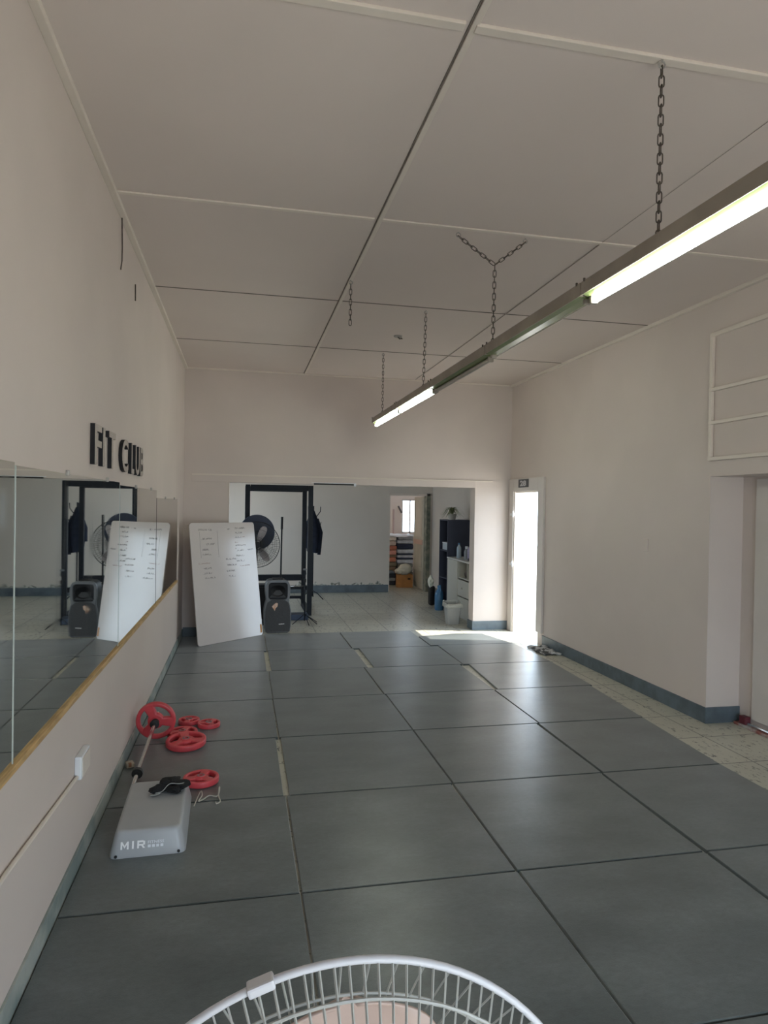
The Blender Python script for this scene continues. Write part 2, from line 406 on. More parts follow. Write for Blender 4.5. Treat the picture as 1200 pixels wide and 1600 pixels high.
strip('trim_%d' % n, [((XL + .035, YB - .022, z - .02), (XR - .035, YB, z))], 0, 0); n += 1
# fascia board over the wide opening, with its dark slot and thin left reveal line
strip('trim_%d' % n, [((-.64, YB - .014, 2.072), (3.46, YB, 2.088))], 0, 0); n += 1
strip('trim_%d' % n, [((-.64, YB - .009, 1.986), (3.2, YB, 2.072))], 0, 0, wallM); n += 1
strip('trim_%d' % n, [((.93, YB - .018, 1.978), (1.47, YB - .009, 1.998))], 0, 0, darkM); n += 1
strip('trim_%d' % n, [((.90, YB - .022, 1.998), (1.50, YB - .009, 2.006)), ((1.47, YB - .03, 1.965), (1.50, YB - .009, 2.006))], 0, 0, whiteP); n += 1
strip('trim_%d' % n, [((-.178, YB - .008, .1), (-.166, YB + .01, 1.985))], 0, 0); n += 1

# entry door in the right wall
d = bpy.data.objects.new('door_1', None); COL.objects.link(d); d.location = (XR, 8.37, FZ); struct(d)
mb = MB(); fz = -FZ
mb.lohi((-.03, .41, 0), (.0, .56, 2.13), .005); mb.lohi((-.03, -.55, .15), (.0, -.385, 2.13), .005); mb.lohi((-.03, -.385, 1.958), (.0, .41, 2.13), .005)
mb.build('door_frame', frameM, d)
mb = MB(); mb.lohi((-.012, .385, 0), (.05, .41, 1.958)); mb.lohi((0, -.385, 1.94), (.05, .41, 1.965)); mb.build('door_lining', trimM, d)
for zz in (.93, 1.62):
    h = MB(); h.lohi((-.05, .36, zz), (-.03, .47, zz + .03), .003); h.tube([(-.045, .375, zz - .02), (-.045, .375, zz + .06)], .008); h.build('hinge', whiteP, d)
sg = tag(MB().lohi((-.008, -.16, -.055), (0, .16, .055), .003).build('number_sign', signM, None), 'small dark sign reading 28 above the bright entry door', 'sign')
sg.location = (XR - .031, 8.43, 2.045)
me = text_mesh('28', .1, .001, .004, w=.20, h=.075)
t_ = link('digits', me, signW, sg); t_.matrix_local = T((-.010, .10, -.0375)) @ Matrix(((0, 0, -1, 0), (-1, 0, 0, 0), (0, 1, 0, 0), (0, 0, 0, 1)))

# far door, open into the store room
d = bpy.data.objects.new('door_2', None); COL.objects.link(d); d.location = (3.28, Y2, FZ); struct(d)
mb = MB(); mb.lohi((.36, -.02, 0), (.44, .17, 1.98), .004); mb.build('door_frame', woodD, d)
mb = MB(); mb.lohi((-.42, -.02, 1.93), (.44, .0, 1.975), .003); mb.build('head_frame', trimM, d)
lf = MB(); lf.lohi((.345, .16, .02), (.385, .93, 1.92), .003)
leaf = lf.build('door_leaf', creamM, d)
mb = MB()
for z0, z1 in ((.12, .38), (.46, .98), (1.08, 1.84)):
    for a, b in (((.337, .25, z0), (.345, .27, z1)), ((.337, .82, z0), (.345, .84, z1)), ((.337, .25, z0), (.345, .84, z0 + .02)), ((.337, .25, z1 - .02), (.345, .84, z1))): mb.lohi(a, b)
mb.build('panel_moulding', creamM, leaf)
MB().lohi((.33, .2, .93), (.345, .9, 1.03), .003).build('push_rail', mat('peach_rail', (.66, .46, .37), .5), leaf)

# roof-recess panel and floor track
d = bpy.data.objects.new('door_3', None); COL.objects.link(d); d.location = (XR + .31, 3.5, FZ); struct(d)
MB().lohi((-.025, -1.3, .07), (0, 1.12, 2.0), .004).build('door_panel', frameM, d)
tr = thing('door_track', 'rusty metal track on the floor under the sealed door in the right recess', 'track', (3.99, 3.6, FZ))
MB().lohi((-.03, -1.2, 0), (.03, 1.15, .022), .004).build('rail', rustM, tr)
mb = MB(); mb.tube([(0, -1.2, .035), (0, .7, .035), (0.005, 1.1, .036)], .013, 8); mb.build('rod', chrome, tr, True)
MB().lohi((-.018, .02, .03), (.03, .16, .066), .006).build('red_clip', crimson, tr)
MB().lohi((-.02, 1.03, .022), (.03, 1.1, .085), .006).build('end_stop', mat('maroon_stop', (.12, .02, .03), .5), tr)

# ------------------------------------------------------------------ rubber mats
ROWS = [8.86, 7.90, 6.95, 5.945, 4.96, 3.962, 2.955, 1.955, .955]
rowname = ['row at the back opening', 'second row from the back', 'third row from the back', 'fourth row from the back', 'fourth row from the front', 'third row from the front', 'second row from the front', 'nearest row under the white fan']
colname = ['along the left wall', 'left of centre', 'right of centre', 'by the bare right strip']
g = .005
quad = {}
cols = {0: [(-.722, .29)] * 8, 1: [(.298, 1.30)] * 8, 2: [(1.312, 2.315)] * 8, 3: [(2.33, 3.24)] * 8}
spec = {
 (0,0):(-.722,.300), (0,1):(-.722,.268), (0,2):(-.722,.284), (0,3):(-.722,.280), (0,4):(-.722,.262),(0,5):(-.722,.272),(0,6):(-.722,.275),(0,7):(-.722,.28),
 (1,0):(.310,1.300), (1,1):(.318,1.325), (1,2):(.292,1.280), (1,3):(.290,1.300), (1,4):(.300,1.302),(1,5):(.284,1.292),(1,6):(.285,1.30),(1,7):(.29,1.30),
 (2,0):(1.312,2.285),(2,1):(1.395,2.375),(2,2):(1.292,2.345),(2,3):(1.308,2.342),(2,4):(1.312,2.320),(2,5):(1.306,2.307),(2,6):(1.312,2.31),(2,7):(1.312,2.31),
 (3,0):(2.300,3.30),(3,1):(2.388,3.37),(3,2):(2.42,3.38),(3,3):(2.352,3.31),(3,4):(2.338,3.25),(3,5):(2.325,3.20),(3,6):(2.325,3.20),(3,7):(2.325,3.2)}
for (c, r_), (x0, x1) in spec.items():
    y1, y0 = ROWS[r_] - g, ROWS[r_ + 1] + g
    if r_ == 0: y1 = {0: 8.84, 1: 8.915, 2: 8.92, 3: 8.60}[c]; 
    if c == 3 and r_ == 0: y0 = 7.945
    if c == 3 and r_ == 1: y1 = 7.935
    cx, cy = (x0 + x1) / 2, (y0 + y1) / 2
    hx, hy = (x1 - x0) / 2, (y1 - y0) / 2
    sk = random.uniform(-.003, .003) if c else 0
    if (c, r_) == (3, 2): sk = .03
    if (c, r_) == (3, 0): sk = 0.0
    pts = [(-hx - sk, -hy), (hx - sk, -hy), (hx + sk, hy), (-hx + sk, hy)]
    if c == 3:
        def ed(y):
            T_ = [(.9, 3.2), (3.95, 3.205), (4.94, 3.27), (5.93, 3.34), (6.93, 3.41), (7.93, 3.38), (8.7, 3.25)]
            for (a, b), (a2, b2) in zip(T_, T_[1:]):
                if y <= a2: return b + (b2 - b) * (y - a) / (a2 - a)
            return b2
        pts = [(-hx - sk, -hy), (ed(y0) + (.02 if r_ == 2 else 0) - cx, -hy), (ed(y1) - cx, hy), (-hx + sk, hy)]
    if (c, r_) == (3, 0): pts = [(-hx, -hy), (hx + .075, -hy), (hx - .09, hy), (-hx + .55, hy + .05), (-hx, hy - .08)]
    mb = MB(); mb.prism(pts, .018)
    bmesh.ops.bevel(mb.bm, geom=[e for e in mb.bm.edges if all(v.co.z > .017 for v in e.verts)], offset=.003, segments=1, affect='EDGES')
    o = mb.build('rubber_mat', rubM); o.location = (cx, cy, FZ)
    tag(o, 'black rubber mat %s, %s' % (colname[c], rowname[r_]), 'floor mat', 'rubber floor mats')

# ------------------------------------------------------------------ mirrors on the left wall
mir = [(.5, 2.405, .835, 1.845, 'nearest wall mirror panel, cut off by the left edge of the photo'), (2.418, 4.33, .84, 1.835, 'long wall mirror panel right of the scratched white joint'), (4.342, 6.135, .825, 1.818, 'wall mirror panel under the letters L U B'), (6.147, 8.08, .80, 1.752, 'shorter wall mirror panel nearest the whiteboard')]
for i, (y0, y1, z0, z1, lb) in enumerate(mir):
    t = thing('wall_mirror', lb, 'mirror', (XL, (y0 + y1) / 2, z0), 0, 'gym mirrors on the left wall')
    hy = (y1 - y0) / 2
    MB().lohi((0.0015, -hy, 0), (.0065, hy, z1 - z0)).build('glass', mirM, t)
    MB().lohi((.0015, -hy - .004, 0), (.008, -hy, z1 - z0)).build('edge', glassM if i != 3 else darkM, t)
    for f in ((.35, .8) if i else (.9,)):
        yy = -hy + 2 * hy * f
        MB().lohi((.0, yy - .008, z1 - z0 - .008), (.014, yy + .008, z1 - z0 + .016), .003).build('clip', galvL, t)
tag(MB().lohi((0, -3.78, -.012), (.02, 3.78, .012), .003).build('mirror_ledge', woodM, None, loc=(XL, 4.3, .822)), 'raw pine batten along the bottom of the wall mirrors', 'ledge')
bpy.data.objects['mirror_ledge'].rotation_euler = (R(-.32), 0, 0)

# FIT CLUB letters
LF = Matrix(((0, 0, 1, 0), (1, 0, 0, 0), (0, 1, 0, 0), (0, 0, 0, 1)))
for ch, y0, y1 in (('F', 3.54, 3.70), ('I', 3.735, 3.79), ('T', 3.90, 4.09), ('C', 4.31, 4.53), ('L', 4.66, 4.77), ('U', 4.83, 5.01), ('B', 5.05, 5.20)):
    z0, z1 = 1.903, 2.105
    me = text_mesh(ch, .2, .011, .003, w=y1 - y0, h=z1 - z0)
    o = link('letter', me, letM); o.matrix_world = T((XL + .0115, y0, z0)) @ LF
    f = link('mirrored_face', text_mesh(ch, .2, .0006, .003, w=y1 - y0, h=z1 - z0), letFM, o); f.matrix_local = T((0, 0, .0117))
    tag(o, 'black raised wall letter %s with a silver face above the wall mirrors' % ch, 'letter', 'letters of the wall sign')

# socket with conduit
s = thing('wall_socket', 'white socket box low on the left wall, on a thin conduit', 'socket', (XL, 3.395, .48))
MB().lohi((0, -.10, -.05), (.032, .07, .058), .008).build('box', whiteP, s)
MB().lohi((.032, -.088, -.04), (.036, .058, .048), .002).build('face_plate', trimM, s)
tag(MB().tube([(XL + .012, 3.295, .445), (XL + .012, 2.35, .515), (XL + .012, .2, .60)], .009, 8).build('conduit', trimM, None, True), 'thin pale conduit running along the left wall to the socket box', 'conduit')
# loose wires high on the left wall
tag(MB().tube([(XL + .01, 4.28, 3.44), (XL + .012, 4.29, 3.25), (XL + .02, 4.24, 3.15), (XL + .012, 4.25, 3.1)], .004, 5).build('hanging_wire', galv, None), 'thin wire hanging down the left wall from the cornice', 'wire')
tag(MB().tube([(XL + .006, 4.84, 3.20), (XL + .006, 4.85, 3.09)], .004, 5).build('wire_stub', galv, None), 'short stub of wire on the upper left wall', 'wire')
# switch-like mark on right wall
tag(MB().lohi((-.012, -.035, -.06), (0, .035, .06), .004).build('switch_plate', wallM, None, loc=(XR, 5.66, 1.385)), 'blank switch plate painted over on the right wall', 'switch')
# ceiling cable
tag(MB().tube([(2.25, 2.36, ZC - .003), (2.255, 3.93, ZC - .004), (2.255, 4.03, ZC - .006), (2.27, 5.0, ZC - .006), (2.29, 7.38, ZC - .007), (2.295, 8.9, ZC - .007)], [.0014, .0014, .0035, .0035, .0035, .0035], 6).build('ceiling_cable', mat('cable_grey', (.42, .38, .33), .6), None), 'thin cable running along the ceiling right of the lamps', 'cable')

# ------------------------------------------------------------------ fluorescent lamps
LX, LZ = 1.54, 2.75
ys = [(1.56, 2.80), (2.81, 4.03), (4.04, 5.31), (5.32, 6.57), (6.58, 7.82), (.31, 1.55)]
lab = ['lit fluorescent batten nearest the camera, running out of the photo on the right', 'dead fluorescent batten without a tube, behind the nearest lit one', 'dead fluorescent batten with an unlit grey tube', 'lit fluorescent batten second from the far end of the row', 'lit fluorescent batten at the far end of the row', None]
kinds = ['on', 'none', 'off', 'on', 'on', 'on']
for (y0, y1), lb, kd in zip(ys, lab, kinds):
    if lb is None: continue
    t = thing('fluorescent_batten', lb, 'ceiling lamp', (LX, (y0 + y1) / 2, LZ), 0, 'row of hanging fluorescent battens')
    h = (y1 - y0) / 2
    prof = [(-.05, 0), (.05, 0), (.05, -.060), (-.05, -.060)]
    MB().prism(prof, 2 * h, T((0, h, 0)) @ RX(90)).build('housing', lampM, t)
    prof = [(-.048, -.060), (.048, -.060), (.022, -.068), (-.022, -.068)]
    MB().prism(prof, 2 * h - .02, T((0, h - .01, 0)) @ RX(90)).build('reflector', lampU, t)
    for sy in (-1, 1):
        yy = sy * (h - .022)
        if kd != 'none': MB().lohi((-.018, yy - .012, -.102), (.018, yy + .012, -.066), .005).build('lamp_holder', lampM, t)
        else: MB().lohi((-.018, yy - .012, -.088), (.018, yy + .012, -.066), .005).build('lamp_holder', lampM, t)
        MB().tube([(-.052, sy * (h - .03), -.006), (-.052, sy * (h - .03), .008)], .005, 6).build('screw', galv, t)
    if kd != 'none':
        MB().tube([(0, -h + .034, -.085), (0, h - .034, -.085)], .0155, 16).build('tube', tubeOn if kd == 'on' else tubeOff, t, True)
# chains
def link_ring(mb, c, axis, side, L=.046, W=.019, r=.0027):
    axis = Vector(axis).normalized(); side = Vector(side).normalized(); pts = []
    hl = L / 2 - W / 2
    for k in range(6):
        a = PI * k / 5; pts.append(Vector(c) + axis * (hl + W / 2 * math.sin(a)) + side * (W / 2 * math.cos(a)))
    for k in range(6):
        a = PI + PI * k / 5; pts.append(Vector(c) + axis * (-hl + W / 2 * math.sin(a)) + side * (W / 2 * math.cos(a)))
    mb.tube(pts, r, 6, closed=True)
def chain_run(mb, p0, p1, pitch=.037, start=0):
    p0, p1 = Vector(p0), Vector(p1); ax = p1 - p0; n = max(2, round(ax.length / pitch)); pt = ax.length / n
    a = ax.normalized(); s1 = a.cross(Vector((0.3, 1, 0)) if abs(a.z) > .5 else Vector((0, 0, 1))).normalized(); s2 = a.cross(s1)
    for i in range(n): link_ring(mb, p0 + a * pt * (i + .5), a, s1 if (i + start) % 2 else s2, L=pt * 1.28)
def hook(mb, p, r=.014):
    mb.tube([Vector(p) + Vector((r * math.sin(a * PI / 4), 0, -r + r * math.cos(a * PI / 4) - .004)) for a in range(8)], .003, 6, closed=True)
    mb.lohi((p[0] - .004, p[1] - .004, p[2] - .006), (p[0] + .004, p[1] + .004, p[2]))
def chain(label, segs, hooks):
    t = thing('lamp_chain', label, 'chain', segs[0][0], 0, 'chains hanging from the ceiling'); o0 = Vector(segs[0][0])
    mb = MB()
    for a, b in segs: chain_run(mb, Vector(a) - o0, Vector(b) - o0)
    mb.build('links', galv, t, True)
    for h in hooks:
        mb = MB(); hook(mb, Vector(h) - o0); mb.build('ceiling_hook', galvL, t, True)
chain('chain holding up the nearest lit batten, longest in the photo', [((1.54, 2.30, 3.41), (1.54, 2.30, LZ))], [(1.54, 2.30, 3.437)])
chain('forked Y-shaped chain holding up the lamp row', [((1.545, 4.03, 3.255), (1.54, 4.03, LZ)), ((1.30, 4.03, 3.415), (1.54, 4.03, 3.26)), ((1.745, 4.02, 3.415), (1.548, 4.03, 3.26))], [(1.30, 4.03, 3.44), (1.745, 4.02, 3.44)])
chain('straight chain between the forked chain and the far-end chain', [((1.56, 5.72, 3.42), (1.545, 5.72, LZ))], [(1.56, 5.72, 3.442)])
chain('thin chain at the far end of the lamp row', [((1.54, 7.45, 3.42), (1.54, 7.45, LZ))], [(1.54, 7.45, 3.442)])
chain('loose chain hanging free from the long ceiling joint', [((.79, 5.1, 3.41), (.79, 5.1, 3.10))], [(.79, 5.1, 3.442)])
t = thing('ceiling_hook_plate', 'small metal hook plate on the ceiling beyond the forked chain', 'hook', (1.53, 6.68, ZC))
MB().lathe([(0, 0), (.045, 0), (.04, -.012), (0, -.014)], 16).build('plate', galvL, t, True)
MB().tube([(0, 0, -.012), (.02, 0, -.03), (.035, 0, -.02), (.045, 0, -.03)], .006, 6).build('hook', galv, t, True)

# ------------------------------------------------------------------ whiteboard
BLp, BRp, TLp = Vector((-.487, 8.209, .004)), Vector((.285, 8.856, .004)), Vector((-.62, 8.375, 1.464))
ex = (BRp - BLp).normalized(); up = (TLp - BLp); up = (up - ex * up.dot(ex)); Hb = up.length; up.normalize(); nz = ex.cross(up)
Wb = (BRp - BLp).length
wb = thing('whiteboard', 'large whiteboard with faint handwriting leaning in the back left corner', 'whiteboard')
wb.matrix_world = Matrix(((ex.x, up.x, nz.x, BLp.x), (ex.y, up.y, nz.y, BLp.y), (ex.z, up.z, nz.z, BLp.z), (0, 0, 0, 1)))
me = curve_mesh([rrect(Wb, Hb, .035, 5, Wb / 2, Hb / 2)], .006, .002)
link('board', me, boardM, wb, True, loc=(0, 0, -.008))
MB().lohi((Wb - .035, .03, .0006), (Wb - .008, .14, .0014)).build('chipped_corner', cardM, wb)
def scribble(x, y, w, h, seed, m, nm):
    rnd = random.Random(seed); cx = x; pts = []; k = 0
    while cx < x + w:
        gap = rnd.random() < .12
        if gap: pts.append((cx, y + .1 * h)); cx += .016; pts.append((cx, y + .1 * h))
        pts.append((cx, y + (rnd.uniform(.6, 1) if k % 2 else rnd.uniform(0, .35)) * h)); cx += rnd.uniform(.003, .008); k += 1
    MB().tube([(a, b, .0008) for a, b in pts], .0010, 4).build(nm, m, wb)
W, H = Wb, Hb
for i, (u, v, w) in enumerate([(.12, .94, .13), (.27, .94, .05), (.16, .865, .15), (.22, .82, .13), (.16, .775, .09), (.16, .735, .12), (.16, .62, .12), (.15, .58, .13), (.17, .54, .16),
    (.56, .945, .04), (.68, .95, .16), (.68, .91, .11), (.67, .87, .10), (.67, .80, .17), (.68, .755, .12), (.67, .71, .11), (.67, .665, .12), (.50, .685, .18), (.52, .635, .15), (.50, .585, .14), (.53, .54, .09), (.86, .76, .10)]):
    scribble(u * W, v * H - .01, w, .027, i, inkM, 'handwritten_line')
for i, (u, v, w) in enumerate([(.09, .665, .17), (.79, .875, .05), (.665, .83, .03), (.72, .625, .16), (.665, .775, .02)]): scribble(u * W, v * H - .01, w, .016, 50 + i, inkR, 'red_handwritten_line')
for x in (.135, .40): MB().tube([(x * W, .71 * H, .0008), (x * W, .93 * H, .0008)], .0008, 4).build('drawn_line', inkM, wb)

# ------------------------------------------------------------------ weight plates
def arc(r, a0, a1, n): return [(r * math.cos(R(a0 + (a1 - a0) * k / n)), r * math.sin(R(a0 + (a1 - a0) * k / n))) for k in range(n + 1)]
def plate_mesh(Rr, th, holes=((8, 102), (128, 222), (248, 342))):
    b = min(th * .32, Rr * .075); outer = arc(Rr - b, 0, 360, 48)[:-1]
    sp = [outer]
    for a0, a1 in holes:
        ro, ri = Rr * .79 + b, Rr * .37 - b * .4
        sp.append((arc(ro, a0, a1, 10) + [(x, y) for x, y in arc(ri, a1 - 10, a0 + 10, 6)])[::-1])
    sp.append(arc(.0165 + b * .3, 0, 360, 14)[:-1][::-1])
    return curve_mesh(sp, th / 2 - b, b, 3)
def hub_mesh(r=.034, th=.03):
    return curve_mesh([arc(r, 0, 360, 24)[:-1], arc(.0155, 0, 360, 14)[:-1][::-1]], th / 2, .002)
def weight_plate(label, Rr, th, loc, rot):
    t = thing('weight_plate', label, 'weight plate', loc, 0, 'red grip weight plates'); t.rotation_euler = rot
    link('grip_disc', plate_mesh(Rr, th), redM, t, True)
    link('hub', hub_mesh(Rr * .24, th * 1.12), redM, t, True)
    link('bore_ring', curve_mesh([arc(.022, 0, 360, 20)[:-1], arc(.0157, 0, 360, 14)[:-1][::-1]], th * .62, .001), mat('steel_ring', (.3, .28, .28), .4, metal=.8), t, True)
    return t
weight_plate('small red plate on the mat, furthest back of the loose plates', .080, .034, (-.382, 5.385, .020), (0, 0, R(20)))
weight_plate('small red plate furthest right, beside the furthest loose plate', .085, .034, (-.228, 5.285, .020), (0, 0, R(60)))
weight_plate('medium red plate partly under the largest loose plate', .108, .036, (-.408, 5.11, .021), (0, 0, R(75)))
weight_plate('largest loose red plate, resting on the edge of the medium one', .138, .042, (-.365, 4.885, .0345), (R(4.4), 0, R(-12)))
weight_plate('red plate lying at the far right corner of the step platform', .108, .038, (-.225, 4.235, .0225), (0, 0, R(-40)))
# barbell
hubP, nearP = Vector((-.588, 5.05, .142)), Vector((-.612, 4.345, .041))
dirb = (hubP - nearP).normalized()
q = dirb.to_track_quat('Z', 'X').to_euler()
pb = weight_plate('upright red plate loaded on the far end of the barbell by the left wall', .138, .042, hubP, q)
pb.rotation_euler = (dirb.to_track_quat('Z', 'X').to_matrix().to_4x4() @ RZ(100)).to_euler()
bb = thing('barbell', 'short chrome barbell leaning from its red plate down to the step platform', 'barbell', nearP); bb.rotation_euler = q
Lb = (hubP - nearP).length
MB().tube([(0, 0, .0), (0, 0, Lb - .04)], .0125, 16).build('bar', chrome, bb, True)
MB().tube([(0, 0, -.16), (0, 0, 0)], .0135, 16).build('sleeve', chrome, bb, True)
MB().tube([(0, 0, Lb - .04), (0, 0, Lb + .12)], .0135, 16).build('sleeve', chrome, bb, True)
MB().tube([(0, 0, -.012), (0, 0, .012)], .033, 20).build('collar', greyRub, bb, True)
MB().tube([(0, 0, Lb - .066), (0, 0, Lb - .024)], [.033, .026], 20).build('collar', greyRub, bb, True)

# ------------------------------------------------------------------ aerobic step
st = thing('step_platform', 'grey aerobic step platform with white lettering on its front end', 'step platform', (-.435, 3.72, .001), R(1.5))
def frustum(w0, l0, w1, l1, z0, z1, r, m=None):
    mb = MB(); rows = []
    levels = [(0, w0, l0, z0), (0, w0, l0, z0 + .012)] + [(0, w0 + (w1 - w0) * k, l0 + (l1 - l0) * k, z0 + .012 + (z1 - .02 - z0 - .012) * k) for k in (.5, 1)] + [(0, w1 - .008, l1 - .008, z1 - .008), (0, w1 - .022, l1 - .022, z1 - .001), (0, w1 - .04, l1 - .04, z1)]
    for _, w, l, zz in levels: rows.append([mb.bm.verts.new((x, y, zz)) for x, y in rrect(w, l, r, 5)])
    n_ = len(rows[0])
    for A, B in zip(rows, rows[1:]):
        for k in range(n_): mb.bm.faces.new((A[k], A[(k + 1) % n_], B[(k + 1) % n_], B[k]))
    mb.bm.faces.new(rows[-1]); mb.bm.faces.new(rows[0][::-1])
    return mb
frustum(.355, .655, .315, .60, 0, .118, .035).build('deck', greyP, st, True)
mbl = MB(); q = .0345
mbl.prism([(0, 0), (.008, 0), (.008, .021), (.0185, .004), (.029, .021), (.029, 0), (.037, 0), (.037, q), (.0295, q), (.0185, .0165), (.0075, q), (0, q)], .0012)
mbl.lohi((.052, 0, 0), (.0605, q, .0012))
for a, b in (((.076, 0), (.0845, q)), ((.0845, .026), (.105, q)), ((.0845, .0115), (.105, .0185)), ((.103, .0145), (.112, .0315))): mbl.lohi((a[0], a[1], 0), (b[0], b[1], .0012))
mbl.prism([(.094, .0125), (.103, .0125), (.113, 0), (.103, 0)], .0012)
lt = mbl.build('lettering', mat('letter_white', (.92, .92, .92), .4), st)
ang = math.atan2(.086, .0275)
face = T((-.105, -.3335, .028)) @ Matrix.Rotation(ang, 4, 'X')
face = T((-.125, -.3245, .020)) @ Matrix.Rotation(R(73), 4, 'X') @ T((0, .02, .003))
lt.matrix_local = face
l2 = link('small_lettering', text_mesh('FITNESS', .02, .0006, .0003, w=.075, h=.013), whiteP, st); l2.matrix_local = face @ T((.125, .017, 0))
mb = MB()
for k in range(4): mb.lohi((.125 + k * .0195, .0, -.0006), (.125 + k * .0195 + .0135, .0125, .0010), .0003)
o = mb.build('lettering_squares', whiteP, st); o.matrix_local = face
for x in (-.145, .145): MB().lathe([(0, 0), (.007, 0), (.007, .004), (0, .004)], 12, T((x, -.3295, .013)) @ RX(90)).build('foot_hole', darkM, st)
# gloves
gl = thing('workout_gloves', 'crumpled black workout gloves lying on the step platform', 'gloves', (-.375, 3.86, .124), R(10))
mb = MB()
for i, (x, y, zz, a, b, c, r_) in enumerate([(-.05, -.015, .022, .065, .032, .022, 25), (.0, .045, .028, .035, .048, .024, 100), (.055, -.005, .024, .058, .034, .024, -15), (.02, -.04, .018, .032, .05, .018, 40), (.03, .02, .042, .045, .026, .016, 60), (-.02, .005, .04, .03, .028, .015, 0), (.085, .02, .016, .03, .016, .012, 60)]):
    mb.blob((x, y, zz), (a, b, c), RZ(r_), .16, 3, i)
mb.build('glove_fabric', mat('glove_cloth', (.010, .010, .011), .9, .2, 30, bump=.4, bs=120), gl, True)
MB().tube(smooth([(-.075, -.05, .012), (-.04, -.055, .02), (0, -.03, .045), (.05, -.045, .045), (.085, -.01, .035), (.07, .04, .03)]), .0022, 6).build('pale_cord', wireW, gl, True)
MB().tube([(-.10, -.055, .006), (-.08, -.06, .006), (-.05, -.05, .008)], .003, 6).build('cord_end', wireW, gl, True)
# cord on the mat
mb = MB(); mb.tube(smooth([(-.243, 3.90, .006), (-.232, 3.99, .008), (-.215, 4.06, .02), (-.205, 4.0, .02), (-.222, 3.95, .01), (-.20, 3.97, .008), (-.165, 4.02, .008), (-.125, 4.0, .008), (-.112, 4.03, .012), (-.108, 4.085, .020), (-.112, 4.09, .022), (-.112, 4.0, .012), (-.10, 3.93, .008), (-.12, 3.91, .006), (-.125, 3.93, .006)]), .0035, 6)
tag(mb.build('loose_cord', mat('cord_offwhite', (.50, .49, .42), .6), None, True), 'tangled off-white cord on the mat beside the step platform', 'cord')
# broken fitting
t = thing('broken_fitting', 'small broken beige fitting lying by the left wall near the barbell', 'debris', (-.690, 4.56, 0))
MB().box((0, 0, .017), (.05, .06, .03), RZ(20), .006).build('shell', mat('beige_bakelite', (.50, .42, .33), .6, .3, 20), t)
MB().box((.004, -.022, .022), (.02, .02, .026), RZ(20), .004).build('core', mat('brown_core', (.28, .13, .07), .7), t)

# ------------------------------------------------------------------ speaker
sp = thing('loudspeaker', 'grey portable loudspeaker with an orange sticker standing on the floor', 'loudspeaker', (.485, 9.03, FZ), R(2))
def spk_outline(s=1.0, top=.715):
    half = [(.135, 0), (.165, .02), (.175, .08), (.180, .20), (.176, .30), (.162, .37), (.150, .415), (.152, .455), (.163, .52), (.165, .60), (.155, .66), (.135, .695), (.10, .712), (0, .715)]
    pts = [(x, y) for x, y in half] + [(-x, y) for x, y in half[::-1][1:]]
    return pts
out = spk_outline()
def ins(pts, d, cy=.33): return [(x * (1 - d / .18), (y - cy) * (1 - d / .35) + cy) for x, y in pts]
mt = T((0, .30, 0)) @ RX(90)
MB().prism(ins(out, .004), .245, mt).build('cabinet', blackP, sp, True)
me = curve_mesh([ins(out, .006), rrect(.262, .235, .045, 4, 0, .562)[::-1]], .018, .005)
o = link('bezel', me, spkF, sp, True); o.matrix_local = T((0, .045, 0)) @ RX(90)
# lower grille
low = [(x, y) for x, y in spk_outline() if y < .42]
gr = [(x * .93, max(.02, y * .985)) for x, y in low if x > 0] + [(.09, .445), (0, .452), (-.09, .445)] + [(x * .93, max(.02, y * .985)) for x, y in low if x < 0]
o = MB().prism(gr, .012).build('grille', spkG, sp, True); o.matrix_local = T((0, .030, 0)) @ RX(90) 
o.matrix_local = T((0, .024, 0)) @ RX(90)
MB().lathe([(.10, 0), (.075, .012), (.04, .03), (.03, .034), (0, .034)], 28, T((0, .020, .565)) @ Matrix.Diagonal((1, 1, .78, 1)) @ RX(-90)).build('horn', blackP, sp, True)
MB().prism([(-.11, .475), (.11, .475), (.03, .57), (-.03, .57)], .02).build('horn_ramp', spkG, sp).matrix_local = T((0, .05, 0)) @ RX(90)
st_ = [(-.06, .39), (-.03, .42), (.0, .44), (.02, .43), (.015, .39), (-.01, .365), (-.02, .33), (-.04, .36)]
o = MB().prism([(x - .02, y - .03) for x, y in st_], .0015).build('sticker', orangeM, sp); o.matrix_local = T((0, .0115, 0)) @ RX(90)
mb = MB()
for x, w_, h_ in ((0, .012, .011), (.014, .009, .009), (.025, .013, .012), (.040, .010, .009), (.052, .020, .010)): mb.lohi((x, -.001, 0), (x + w_ + .002, h_, .0012))
o = mb.build('logo', mat('logo_white', (.7, .7, .7), .5), sp); o.matrix_local = T((.015, .0113, .115)) @ RY(-4) @ RX(90)
MB().lohi((-.07, .08, .708), (.07, .22, .725), .006).build('top_handle', blackP, sp)

